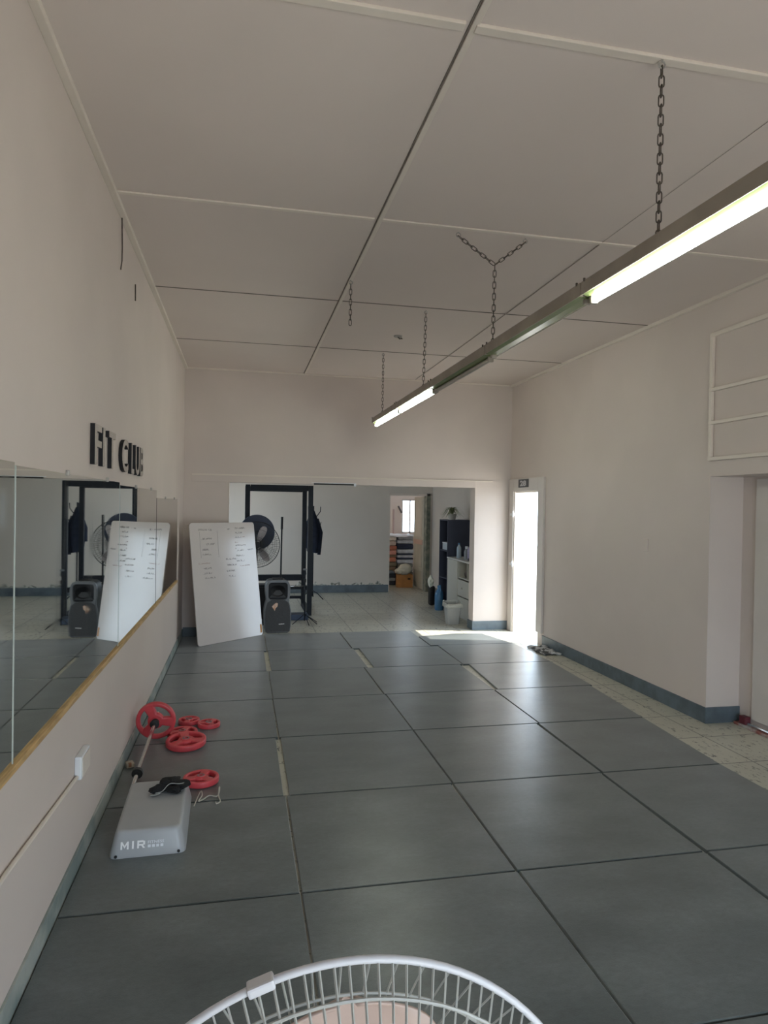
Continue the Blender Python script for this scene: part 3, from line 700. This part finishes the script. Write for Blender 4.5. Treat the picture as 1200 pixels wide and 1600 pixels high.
# ------------------------------------------------------------------ black pedestal fan
def fan_cage(mb, Rr, depth, nspk, rw, rings, hub_r, sgn=1, seg=9, rw_ring=None, pw=False):
    # wires from hub to rim in the XZ plane, bulging along -Y*sgn
    def off(t): return depth * (1 - t * t) if pw else (depth * max(0, 1 - t * t) ** .5)
    for k in range(nspk):
        a = 2 * PI * k / nspk; pts = []
        for j in range(seg):
            t = hub_r / Rr + (1 - hub_r / Rr) * (j / (seg - 1)) ** .8
            pts.append((Rr * t * math.cos(a), -sgn * off(t), Rr * t * math.sin(a)))
        mb.tube(pts, rw, 4, caps=False)
    for t in rings:
        mb.tube([(Rr * t * math.cos(2 * PI * k / 64), -sgn * off(t), Rr * t * math.sin(2 * PI * k / 64)) for k in range(64)], rw_ring or rw * 1.3, 6, closed=True)
def petal(mb, a0, r0, r1, width, twist, seg=8, th=.0025):
    rows = []
    for j in range(seg + 1):
        t = math.sin(PI / 2 * j / seg); r = r0 + (r1 - r0) * t
        hw = width * (.3 + .7 * math.sin(PI / 2 * t / .6)) if t < .6 else width * math.sqrt(max(.003, 1 - ((t - .6) / .401) ** 3))
        row = []
        for i in range(7):
            s_ = -1 + 2 * i / 6; row.append(mb.bm.verts.new((hw * s_, twist * hw * s_ + .012 * (1 - s_ * s_), r)))
        rows.append(row)
    for A, B in zip(rows, rows[1:]):
        for i in range(6): mb.bm.faces.new((A[i], A[i + 1], B[i + 1], B[i]))
    vs_ = [v for row in rows for v in row]
    bmesh.ops.transform(mb.bm, matrix=Matrix.Rotation(a0, 4, 'Y'), verts=vs_)
    return mb
def solid(o, th):
    md = o.modifiers.new('thickness', 'SOLIDIFY'); md.thickness = th; md.offset = 0; return o
bf = thing('pedestal_fan', 'large black pedestal fan behind the whiteboard', 'fan', (.208, 9.72, FZ), R(0))
FZc = 1.145
mb = MB(); fan_cage(mb, .325, .07, 110, .0016, (.35, .68, .86), .06)
mb.build('front_cage', greyRub, bf).location = (0, -.03, FZc)
mb = MB(); fan_cage(mb, .325, .10, 64, .0014, (.5, .8), .06, -1)
mb.build('rear_cage', greyRub, bf).location = (0, -.02, FZc)
mb = MB(); mb.tube([(.325 * math.cos(2 * PI * k / 64), 0, .325 * math.sin(2 * PI * k / 64)) for k in range(64)], .005, 8, closed=True)
mb.build('rim', blackP, bf, True).location = (0, -.025, FZc)
for a in (24, 144, 264):
    mb = MB(); petal(mb, R(a), .04, .285, .052, .35, 14)
    o = mb.build('blade', mat('dull_blade', (.62, .57, .57), .4, .1, 10), bf, True); o.location = (0, -.04, FZc); solid(o, .003)
MB().lathe([(0, -.035), (.045, -.03), (.05, 0), (.05, .03), (0, .035)], 24, T((0, -.085, FZc)) @ RX(-90)).build('hub_badge', blackP, bf, True)
MB().lathe([(0, 0), (.07, 0), (.085, .04), (.075, .13), (.04, .16), (0, .165)], 24, T((0, .05, FZc)) @ RX(-90)).build('motor', blackP, bf, True)
MB().tube([(0, .12, .04), (0, .12, FZc - .06)], .018, 12).build('pole', blackM, bf, True)
MB().lathe([(0, 0), (.21, 0), (.21, .02), (.05, .05), (.03, .08), (0, .08)], 32, T((0, .12, 0))).build('base', blackM, bf, True)

# ------------------------------------------------------------------ power rack in the inner room
rk = thing('power_rack', 'black steel power rack standing in the inner room', 'rack', (.56, 10.95, FZ))
H2 = 2.02
def P(x0, y0, z0, x1, y1, z1): return ((x0, y0, z0), (x1, y1, z1))
for x in (-.48, .48):
    for y in (-.52, .52): MB().lohi((x - .036, y - .036, 0), (x + .036, y + .036, H2), .004).build('post', blackM, rk)
MB().lohi((-.44, -.55, H2 - .085), (.44, -.49, H2), .004).build('top_beam', blackM, rk)
MB().lohi((-.44, .49, H2 - .085), (.44, .55, H2), .004).build('top_beam', blackM, rk)
for x in (-.48, .48): MB().lohi((x - .03, -.485, H2 - .07), (x + .03, .485, H2 - .005), .004).build('side_beam', blackM, rk)
for x in (-.48, .48): MB().lohi((x - .04, -.485, 0), (x + .04, .485, .07), .004).build('foot_beam', blackM, rk)
MB().lohi((-.44, .48, .43), (.44, .555, .53), .004).build('rear_beam', blackM, rk)
for zz in (.28, .12): MB().lohi((-.44, .49, zz), (.44, .54, zz + .045), .004).build('rung', blackM, rk)
MB().tube([(-.43, -.40, .44), (.43, -.40, .44)], .009, 8).build('safety_bar', chrome, rk, True)
for z0 in (.44,):
    for x in (-.43, .43): MB().lohi((x - .02, -.485, z0 - .05), (x + .02, -.38, z0 + .015), .003).build('bar_catch', blackM, rk)
t = thing('bumper_plate', 'large navy disc hanging on the left post of the power rack', 'weight plate', (.222, 10.355, 1.275))
MB().lathe([(0, -.03), (.05, -.03), (.06, -.02), (.20, -.02), (.215, -.035), (.262, -.035), (.268, -.02), (.268, .02), (.262, .03), (0, .03)], 48, RX(90)).build('disc', navyD, t, True)
MB().tube([(0, -.045, 0), (0, -.028, 0)], .028, 16).build('hub', blackM, t, True)
tag(MB().tube([(.625, 11.0, FZ), (.635, 11.02, 1.30)], .014, 10).build('spare_bar', blackP, None, True), 'thin black bar standing upright inside the power rack', 'bar')
bpy.data.objects['spare_bar'].data.transform(Matrix.Identity(4))
MB_ = MB(); MB_.tube([(.635, 11.02, 1.30), (.637, 11.022, 1.50)], .02, 10); MB_.build('grip', blackP, bpy.data.objects['spare_bar'], True)
bn = thing('storage_box', 'black box standing behind the grey loudspeaker', 'box', (.44, 10.22, FZ))
MB().lohi((-.23, -.12, 0), (.23, .12, .49), .01).build('body', blackP, bn)
MB().lohi((-.235, -.125, .49), (.235, .125, .52), .008).build('lid', blackM, bn)
bs = thing('step_block', 'low navy step block on the floor beside the power rack post', 'step block', (.86, 10.12, FZ))
MB().lohi((-.13, -.12, .0), (.13, .12, .085), .012).build('block', mat('navy_plastic', (.05, .075, .13), .5), bs)

# microphone stand
ms = thing('microphone_stand', 'thin black tripod stand in front of the power rack', 'tripod stand', (.905, 9.72, FZ))
MB().tube([(0, 0, .04), (0, 0, .62)], .008, 8).build('pole', blackM, ms, True)
MB().tube([(0, 0, .62), (-.012, 0, .68), (.012, 0, .72), (.005, 0, .78)], .006, 8).build('gooseneck', blackM, ms, True)
MB().lohi((-.03, -.012, .775), (.02, .012, .80), .004).build('phone_clamp', spkF, ms)
MB().lohi((-.016, -.016, .60), (.016, .016, .65), .004).build('clutch', blackP, ms)
for a in (205, 330, 20, 250):
    if a == 250: continue
    MB().tube([(0, 0, .14), (.2 * math.cos(R(a)), .2 * math.sin(R(a)), .006)], .006, 6).build('leg', blackM, ms, True)
MB().tube([(0, 0, .14), (.05, -.19, .006)], .006, 6).build('leg', blackM, ms, True)

# coat stand with jacket
cs = thing('coat_stand', 'thin dark coat stand with curved hooks near the far wall', 'coat stand', (1.27, 12.2, FZ))
MB().tube([(0, 0, .05), (0, 0, 1.70)], .014, 10).build('pole', blackM, cs, True)
for k, a in enumerate((10, 130, 250)):
    MB().tube([(0, 0, 1.50), (.07 * math.cos(R(a)), .07 * math.sin(R(a)), 1.52), (.13 * math.cos(R(a)), .13 * math.sin(R(a)), 1.60), (.135 * math.cos(R(a)), .135 * math.sin(R(a)), 1.69)], .008, 8).build('hook', blackM, cs, True)
for k, a in enumerate((0, 120, 240)):
    MB().tube([(0, 0, 1.34), (.07 * math.cos(R(a)), .07 * math.sin(R(a)), 1.33), (.13 * math.cos(R(a)), .13 * math.sin(R(a)), 1.36), (.14 * math.cos(R(a)), .14 * math.sin(R(a)), 1.41)], .007, 8).build('hook', blackM, cs, True)
for a in (-40, 80, 200): MB().tube([(0, 0, .16), (.12 * math.cos(R(a)), .12 * math.sin(R(a)), .11), (.24 * math.cos(R(a)), .24 * math.sin(R(a)), .012)], .009, 8).build('foot', blackM, cs, True)
jk = thing('jacket', 'navy jacket hanging from the coat stand', 'jacket', (1.25, 12.15, 0))
mb = MB(); rows = []
for j in range(15):
    t_ = j / 14; zz = 1.60 - .72 * t_
    wx = .03 + .12 * min(1, t_ * 2.2) * (1 - .15 * t_); wy = .03 + .06 * min(1, t_ * 2)
    row = []
    for k in range(28):
        a = 2 * PI * k / 28; f = 1 + .13 * math.sin(5 * a + 2 * t_) * t_ + .06 * math.sin(9 * a)
        zz2 = zz + (.05 * math.sin(a * 2 + 1) if j == 14 else 0)
        row.append(mb.bm.verts.new((wx * f * math.cos(a) + .02 * t_, wy * f * math.sin(a) - .02, zz2)))
    rows.append(row)
for A, B in zip(rows, rows[1:]):
    for k in range(28): mb.bm.faces.new((A[k], A[(k + 1) % 28], B[(k + 1) % 28], B[k]))
mb.bm.faces.new(rows[0]); mb.bm.faces.new(rows[-1][::-1])
mb.build('body', navyM, jk, True)
MB().tube([(.08, -.03, 1.45), (.14, -.05, 1.20), (.125, -.05, .95), (.12, -.05, .80)], [.03, .045, .04, .03], 12).build('sleeve', navyM, jk, True)
MB().tube([(-.06, -.03, 1.45), (-.12, -.04, 1.25), (-.13, -.04, 1.02)], [.03, .045, .035], 12).build('sleeve', navyM, jk, True)

# ------------------------------------------------------------------ shelf, cabinet and what stands on them
sh = thing('bookshelf', 'tall narrow navy bookshelf against the right wall of the inner room', 'shelf', (3.53, 10.85, FZ))
MB().lohi((-.2, -.235, 0), (.2, -.215, 1.51), .002).build('side_panel', navyB, sh)
MB().lohi((-.2, .215, 0), (.2, .235, 1.51), .002).build('side_panel', navyB, sh)
MB().lohi((.185, -.215, 0), (.2, .215, 1.51)).build('back_panel', navyB, sh)
for zz in (.04, .52, .98, 1.49): MB().lohi((-.195, -.215, zz), (.185, .215, zz + .02), .002).build('shelf_board', navyB, sh)
tb = tag(MB().lohi((-.10, -.14, 0), (.08, .14, .11), .006).build('storage_tub', mat('tub_clear', (.50, .56, .60), .3), None, loc=(3.46, 10.85, 1.00 + FZ + .001)), 'pale plastic tub on the upper shelf of the navy bookshelf', 'tub')
MB().lohi((-.105, -.145, .11), (.085, .145, .125), .003).build('lid', whiteP, tb)
t = thing('shelf_pouch', 'small pale pouch on the middle shelf of the navy bookshelf', 'pouch', (3.46, 10.80, .54 + FZ + .001))
MB().blob((0, 0, .045), (.06, .07, .045), None, .12, 3, 4).build('pouch', mat('pouch_pale', (.55, .60, .66), .6), t, True)
pl = thing('potted_plant', 'spider plant in a pale pot on top of the navy bookshelf', 'plant', (3.46, 10.80, 1.51 + FZ + .001))
MB().lathe([(0, 0), (.055, 0), (.075, .09), (.078, .10), (.068, .10), (.062, .085), (0, .085)], 24).build('pot', mat('pot_pale', (.55, .52, .46), .6), pl, True)
mb = MB(); rnd = random.Random(3)
for k in range(44):
    a = rnd.uniform(0, 2 * PI); L_ = rnd.uniform(.10, .24); hgt = rnd.uniform(.06, .15); pts = []
    for j in range(6):
        t_ = j / 5; r_ = L_ * t_; pts.append(Vector((r_ * math.cos(a), r_ * math.sin(a), .09 + hgt * math.sin(min(1, t_ * 1.35) * PI * .75) - .10 * t_ * t_)))
    side = Vector((-math.sin(a), math.cos(a), 0)); prev = None
    for j, p in enumerate(pts):
        w = .010 * (1 - j / 5.4); A = (mb.bm.verts.new(p - side * w), mb.bm.verts.new(p + Vector((0, 0, -.002))), mb.bm.verts.new(p + side * w))
        if prev: mb.bm.faces.new((prev[0], prev[1], A[1], A[0])); mb.bm.faces.new((prev[1], prev[2], A[2], A[1]))
        prev = A
mb.build('leaves', leafM, pl, True)
cb = thing('cabinet', 'pale laminate cabinet with drawers beside the navy bookshelf', 'cabinet', (3.53, 10.03, FZ))
Hc = .905
MB().lohi((-.215, -.555, Hc - .025), (.21, .56, Hc), .004).build('worktop', cabT, cb)
mb = MB(); mb.lohi((-.19, -.54, .06), (.2, -.52, Hc - .025)); mb.lohi((-.19, .525, .06), (.2, .545, Hc - .025)); mb.lohi((.18, -.52, .06), (.2, .525, Hc - .025)); mb.lohi((-.19, -.52, .06), (.18, .525, .08)); mb.lohi((-.17, -.52, 0), (.18, .525, .06)); mb.lohi((-.19, .0, .08), (.18, .02, Hc - .025)); mb.lohi((-.19, -.52, .615), (.18, .0, .63)); mb.lohi((-.19, -.40, .63), (.18, -.385, Hc - .03))
mb.build('carcass', cabM, cb)
dr = MB().lohi((-.21, .02, .07), (-.192, .54, Hc - .03), .003).build('door', cabM, cb)
for z0, z1 in ((.35, .61), (.075, .345)):
    q_ = MB().lohi((-.21, -.54, z0), (-.192, -.005, z1 - .012), .003).build('drawer', cabM, cb)
    MB().box((-.218, -.24, (z0 + z1) / 2), (.016, .03, .03), None, .006).build('knob', galvL, q_)
t = thing('fruit_bag', 'dark brown bag stored in the open niche of the cabinet', 'bag', (3.44, 9.83, FZ + .631))
MB().blob((0, 0, .06), (.07, .09, .06), None, .15, 3, 9).build('bag', mat('brown_bag', (.10, .07, .06), .7, .5, 14), t, True)
def bottle(name, label, loc, prof, m, capm, ch=.025, cr=.016):
    t = thing(name, label, 'bottle', loc, 0, 'bottles on the cabinet')
    MB().lathe([(0, 0)] + prof + [(0, prof[-1][1])], 24).build('body', m, t, True)
    h_ = prof[-1][1]; MB().lathe([(0, h_), (cr, h_), (cr, h_ + ch), (0, h_ + ch)], 16).build('cap', capm, t, True)
zt = Hc + FZ + .001
bottle('water_bottle', 'clear blue water bottle on the cabinet, leftmost of the bottles', (3.44, 10.34, zt), [(.036, 0), (.038, .02), (.036, .09), (.038, .13), (.034, .17), (.015, .20), (.015, .215)], clearB, blueP)
bottle('spray_bottle', 'grey pump bottle between the water bottle and the purple bottle', (3.46, 10.02, zt), [(.038, 0), (.04, .02), (.04, .12), (.03, .15), (.014, .165)], mat('bottle_grey', (.28, .30, .34), .4), whiteP, .04, .022)
bottle('detergent_bottle', 'large purple bottle on the cabinet, rightmost of the bottles', (3.47, 9.82, zt), [(.06, 0), (.066, .03), (.066, .15), (.05, .20), (.02, .225)], purpP, purpP, .03, .022)
tag(MB().box((0, 0, .02), (.09, .14, .04), None, .01).build('soap_box', blackP, None, loc=(3.42, 9.66, zt)), 'small black box on the cabinet near the purple bottle', 'box')
bw = thing('water_jug', 'blue plastic water jug standing on the floor by the bookshelf', 'jug', (3.238, 10.74, FZ))
MB().lathe([(0, 0), (.065, 0), (.072, .02), (.072, .26), (.06, .31), (.03, .35), (.026, .38), (0, .38)], 28).build('body', blueP, bw, True)
MB().tube([(.0, 0, .40), (.0, -.05, .42), (.0, -.085, .34), (.0, -.07, .26)], .012, 8).build('handle', blueP, bw, True)
MB().lathe([(0, .38), (.03, .38), (.03, .41), (0, .41)], 16).build('cap', blueP, bw, True)
hb = thing('hanging_bag', 'dark and white bag slumped on the floor at the left of the bookshelf', 'bag', (3.27, 11.30, FZ))
MB().box((0, 0, .17), (.10, .16, .34), None, .04).build('dark_bag', blackP, hb, True)
MB().blob((-.03, -.04, .42), (.05, .06, .10), None, .2, 3, 6).build('white_bag', bagM, hb, True)
bi = thing('waste_bin', 'pale grey waste bin with a liner in front of the cabinet', 'bin', (3.065, 9.47, FZ))
mb = MB(); rws = []
for w, zz in ((.085, 0), (.088, .01), (.112, .27), (.12, .272), (.12, .285), (.106, .285), (.082, .02)):
    rws.append([mb.bm.verts.new((x, y, zz)) for x, y in rrect(2 * w, 1.7 * w, .025, 4)])
for A, B in zip(rws, rws[1:]):
    for k in range(len(A)): mb.bm.faces.new((A[k], A[(k + 1) % len(A)], B[(k + 1) % len(A)], B[k]))
mb.bm.faces.new(rws[-1]); mb.bm.faces.new(rws[0][::-1])
mb.build('bucket', mat('bin_grey', (.44, .45, .44), .4), bi, True)
mb = MB(); rws = []
for j, (w, zz) in enumerate(((.104, .24), (.110, .30), (.128, .295), (.135, .25))):
    rws.append([mb.bm.verts.new((x * (1 + .04 * math.sin(k * 1.3)), y, zz + .012 * math.sin(k * 2.1 + j) + (.03 if j in (1, 2) and y > 0 else 0))) for k, (x, y) in enumerate(rrect(2 * w, 1.7 * w, .03, 4))])
for A, B in zip(rws, rws[1:]):
    for k in range(len(A)): mb.bm.faces.new((A[k], A[(k + 1) % len(A)], B[(k + 1) % len(A)], B[k]))
o = mb.build('liner', mat('liner_grey', (.55, .56, .52), .35), bi, True); solid(o, .002)

# ------------------------------------------------------------------ store room: stacked blankets, box, bracket
cw, cg, cn, co, cbn = (.75, .77, .82), (.33, .34, .35), (.035, .045, .08), (.70, .27, .17), (.30, .20, .13)
seqR = [('dark grey', cg, .07), ('black', cn, .06), ('dark grey', cg, .08), ('brown-grey', (.22, .19, .16), .07), ('grey', (.4, .4, .38), .09), ('olive grey', (.33, .33, .28), .09), ('white', cw, .09), ('thin navy', cn, .035), ('white', cw, .06), ('navy', cn, .035), ('white', cw, .09), ('thick navy', cn, .12), ('white', cw, .08), ('silver grey', (.5, .52, .55), .09)]
seqL = [('charcoal', (.06, .06, .07), .08), ('grey', cg, .07), ('charcoal', (.06, .06, .07), .08), ('grey-blue', (.25, .28, .33), .07), ('brown', cbn, .08), ('olive brown', (.28, .24, .16), .09), ('orange', co, .10), ('dark brown', cbn, .04), ('coral', (.75, .36, .28), .10), ('rust', (.55, .2, .12), .09), ('beige', (.62, .5, .42), .10), ('cream', (.75, .68, .6), .10)]
ords = ['bottom', 'second', 'third', 'fourth', 'fifth', 'sixth', 'seventh', 'eighth', 'ninth', 'tenth', 'eleventh', 'twelfth', 'thirteenth', 'topmost']
def stack(x, y, w, d, seq, where, rotz):
    zz = FZ; rnd = random.Random(len(seq)); tot = sum(s_[2] for s_ in seq); k = 1.07 / tot
    for i, (cn_, c_, h_) in enumerate(seq):
        h_ *= k; nm = 'blanket_' + cn_.replace(' ', '_').replace('-', '_')
        mb = MB(); mb.box((0, 0, h_ / 2), (w + rnd.uniform(-.02, .02), d, h_ - .004), None, h_ * .32)
        o = mb.build('folded_blanket', mat(nm, c_, .9, .25, 9, bump=.4, bs=30), None, True); o.location = (x + rnd.uniform(-.008, .008), y, zz); o.rotation_euler = (0, 0, R(rotz + rnd.uniform(-2, 2)))
        od = 'topmost' if i == len(seq) - 1 else ords[i] + (' from the bottom' if i else '')
        tag(o, '%s folded blanket, %s in the %s stack in the store room' % (cn_, od, where), 'blanket', 'folded blankets stacked in the store room')
        zz += h_
stack(3.50, 14.45, .36, .5, seqR, 'right', 0)
stack(3.13, 14.42, .34, .5, seqL, 'left', 0)
o = thing('top_sheet', 'white crumpled sheet lying over both blanket stacks', 'sheet', (3.32, 14.42, 1.056))
mb = MB(); N = 22; vv = []
for i in range(N + 1):
    row = []
    for j in range(9):
        x = -.36 + .72 * i / N; y = -.27 + .5 * j / 8
        row.append(mb.bm.verts.new((x, y, .018 + .012 * math.sin(x * 31) * math.sin(y * 17 + 1) + .008 * math.sin(x * 13 + y * 9) - (.035 if j == 0 else 0))))
    vv.append(row)
for A, B in zip(vv, vv[1:]):
    for j in range(8): mb.bm.faces.new((A[j], A[j + 1], B[j + 1], B[j]))
solid(mb.build('cloth', mat('white_sheet', (.82, .82, .84), .8), o, True), .006)
bx = thing('cardboard_box', 'open brown cardboard box on the store room floor', 'box', (3.40, 13.86, FZ), R(-8))
mb = MB()
for a, b in (((-.17, -.13, 0), (.17, -.122, .27)), ((-.17, .122, 0), (.17, .13, .27)), ((-.17, -.122, 0), (-.162, .122, .27)), ((.162, -.122, 0), (.17, .122, .27)), ((-.162, -.122, 0), (.162, .122, .008))): mb.lohi(a, b)
mb.build('carton', cardM, bx)
MB().box((-.20, 0, .30), (.006, .24, .09), RY(-38)).build('flap', cardM, bx)
MB().lohi((.06, -.1315, .17), (.12, -.1302, .20)).build('hand_hole', darkM, bx)
wbg = thing('plastic_bag', 'bulging white plastic bag stuffed into the cardboard box', 'bag', (3.38, 13.86, .12))
mb = MB(); mb.blob((.03, 0, .235), (.15, .11, .12), None, .10, 4, 2); mb.blob((-.11, -.03, .20), (.08, .08, .06), None, .14, 3, 3)
mb.build('bag', bagM, wbg, True)
tag(MB().tube([(3.62, 15.47, 1.70), (3.70, 15.44, 1.54)], .022, 8).build('wall_bracket', mat('bracket_dark', (.12, .10, .10), .6), None, True), 'dark slanted bracket on the store room wall beside the window', 'bracket')
struct(MB().lohi((3.50, 15.475, .3), (3.53, 15.5, 1.62)).build('trim_20', mat('pink_pipe', (.60, .45, .42), .6)))

# rag by the entry door
rg = thing('folded_rag', 'crumpled black and white rag on the floor beside the entry door', 'rag', (3.595, 7.50, FZ + .001))
mb = MB(); N = 16; vv = []
for i in range(N + 1):
    row = []
    for j in range(N + 1):
        x = -.11 + .22 * i / N; y = -.22 + .44 * j / N
        row.append(mb.bm.verts.new((x + .015 * math.sin(y * 20), y, .016 + .012 * math.sin(x * 42 + 1) * math.sin(y * 27) + .007 * math.sin(x * 71 + y * 33))))
    vv.append(row)
for A, B in zip(vv, vv[1:]):
    for j in range(N): mb.bm.faces.new((A[j], A[j + 1], B[j + 1], B[j]))
solid(mb.build('cloth', clothR, rg, True), .014)

# ------------------------------------------------------------------ white fan in the foreground
RF = .222
wf = thing('standing_fan', 'white standing fan with peach blades, cut off at the bottom edge of the photo', 'fan', (.080, .51, 0), R(2))
ZF = 1.148
mb = MB(); fan_cage(mb, RF, .105, 118, .0011, (.915,), .045, 1, 11, .0015, True)
mb.build('rear_cage', wireW, wf).location = (0, 0, ZF)
mb = MB(); fan_cage(mb, RF * .99, .035, 60, .0010, (.86, .5), .045, -1, 9, .0013, True)
mb.build('front_cage', wireW, wf).location = (0, 0, ZF)
mb = MB(); mb.tube([(RF * math.cos(2 * PI * k / 96), 0, RF * math.sin(2 * PI * k / 96)) for k in range(96)], .0031, 12, closed=True)
mb.build('rim', mat('rim_plastic', (.56, .57, .61), .35), wf, True).location = (0, 0, ZF)
for a in (2, 122, 242):
    mb = MB(); petal(mb, R(a), .03, .186, .082, .06, 26)
    o = mb.build('blade', blade, wf, True); o.location = (0, .0, ZF); solid(o, .0025)
MB().lathe([(0, -.03), (.03, -.028), (.034, .02), (0, .028)], 24, T((0, 0, ZF)) @ RX(-90)).build('hub', whiteP, wf, True)
MB().lathe([(0, 0), (.05, 0), (.062, .02), (.058, .09), (.03, .12), (0, .122)], 28, T((0, -.088, ZF)) @ RX(90)).build('motor_housing', whiteP, wf, True)
a = R(106)
MB().box((RF * math.cos(a), 0, ZF + RF * math.sin(a)), (.021, .012, .008), RY(-16), .002).build('clip', MAT['rim_plastic'], wf)
MB().tube([(0, -.13, .03), (0, -.13, ZF - .04)], .013, 14).build('pole', whiteP, wf, True)
MB().lathe([(0, 0), (.17, 0), (.17, .015), (.04, .035), (.02, .06), (0, .06)], 36, T((0, -.13, 0.0005))).build('base', whiteP, wf, True)
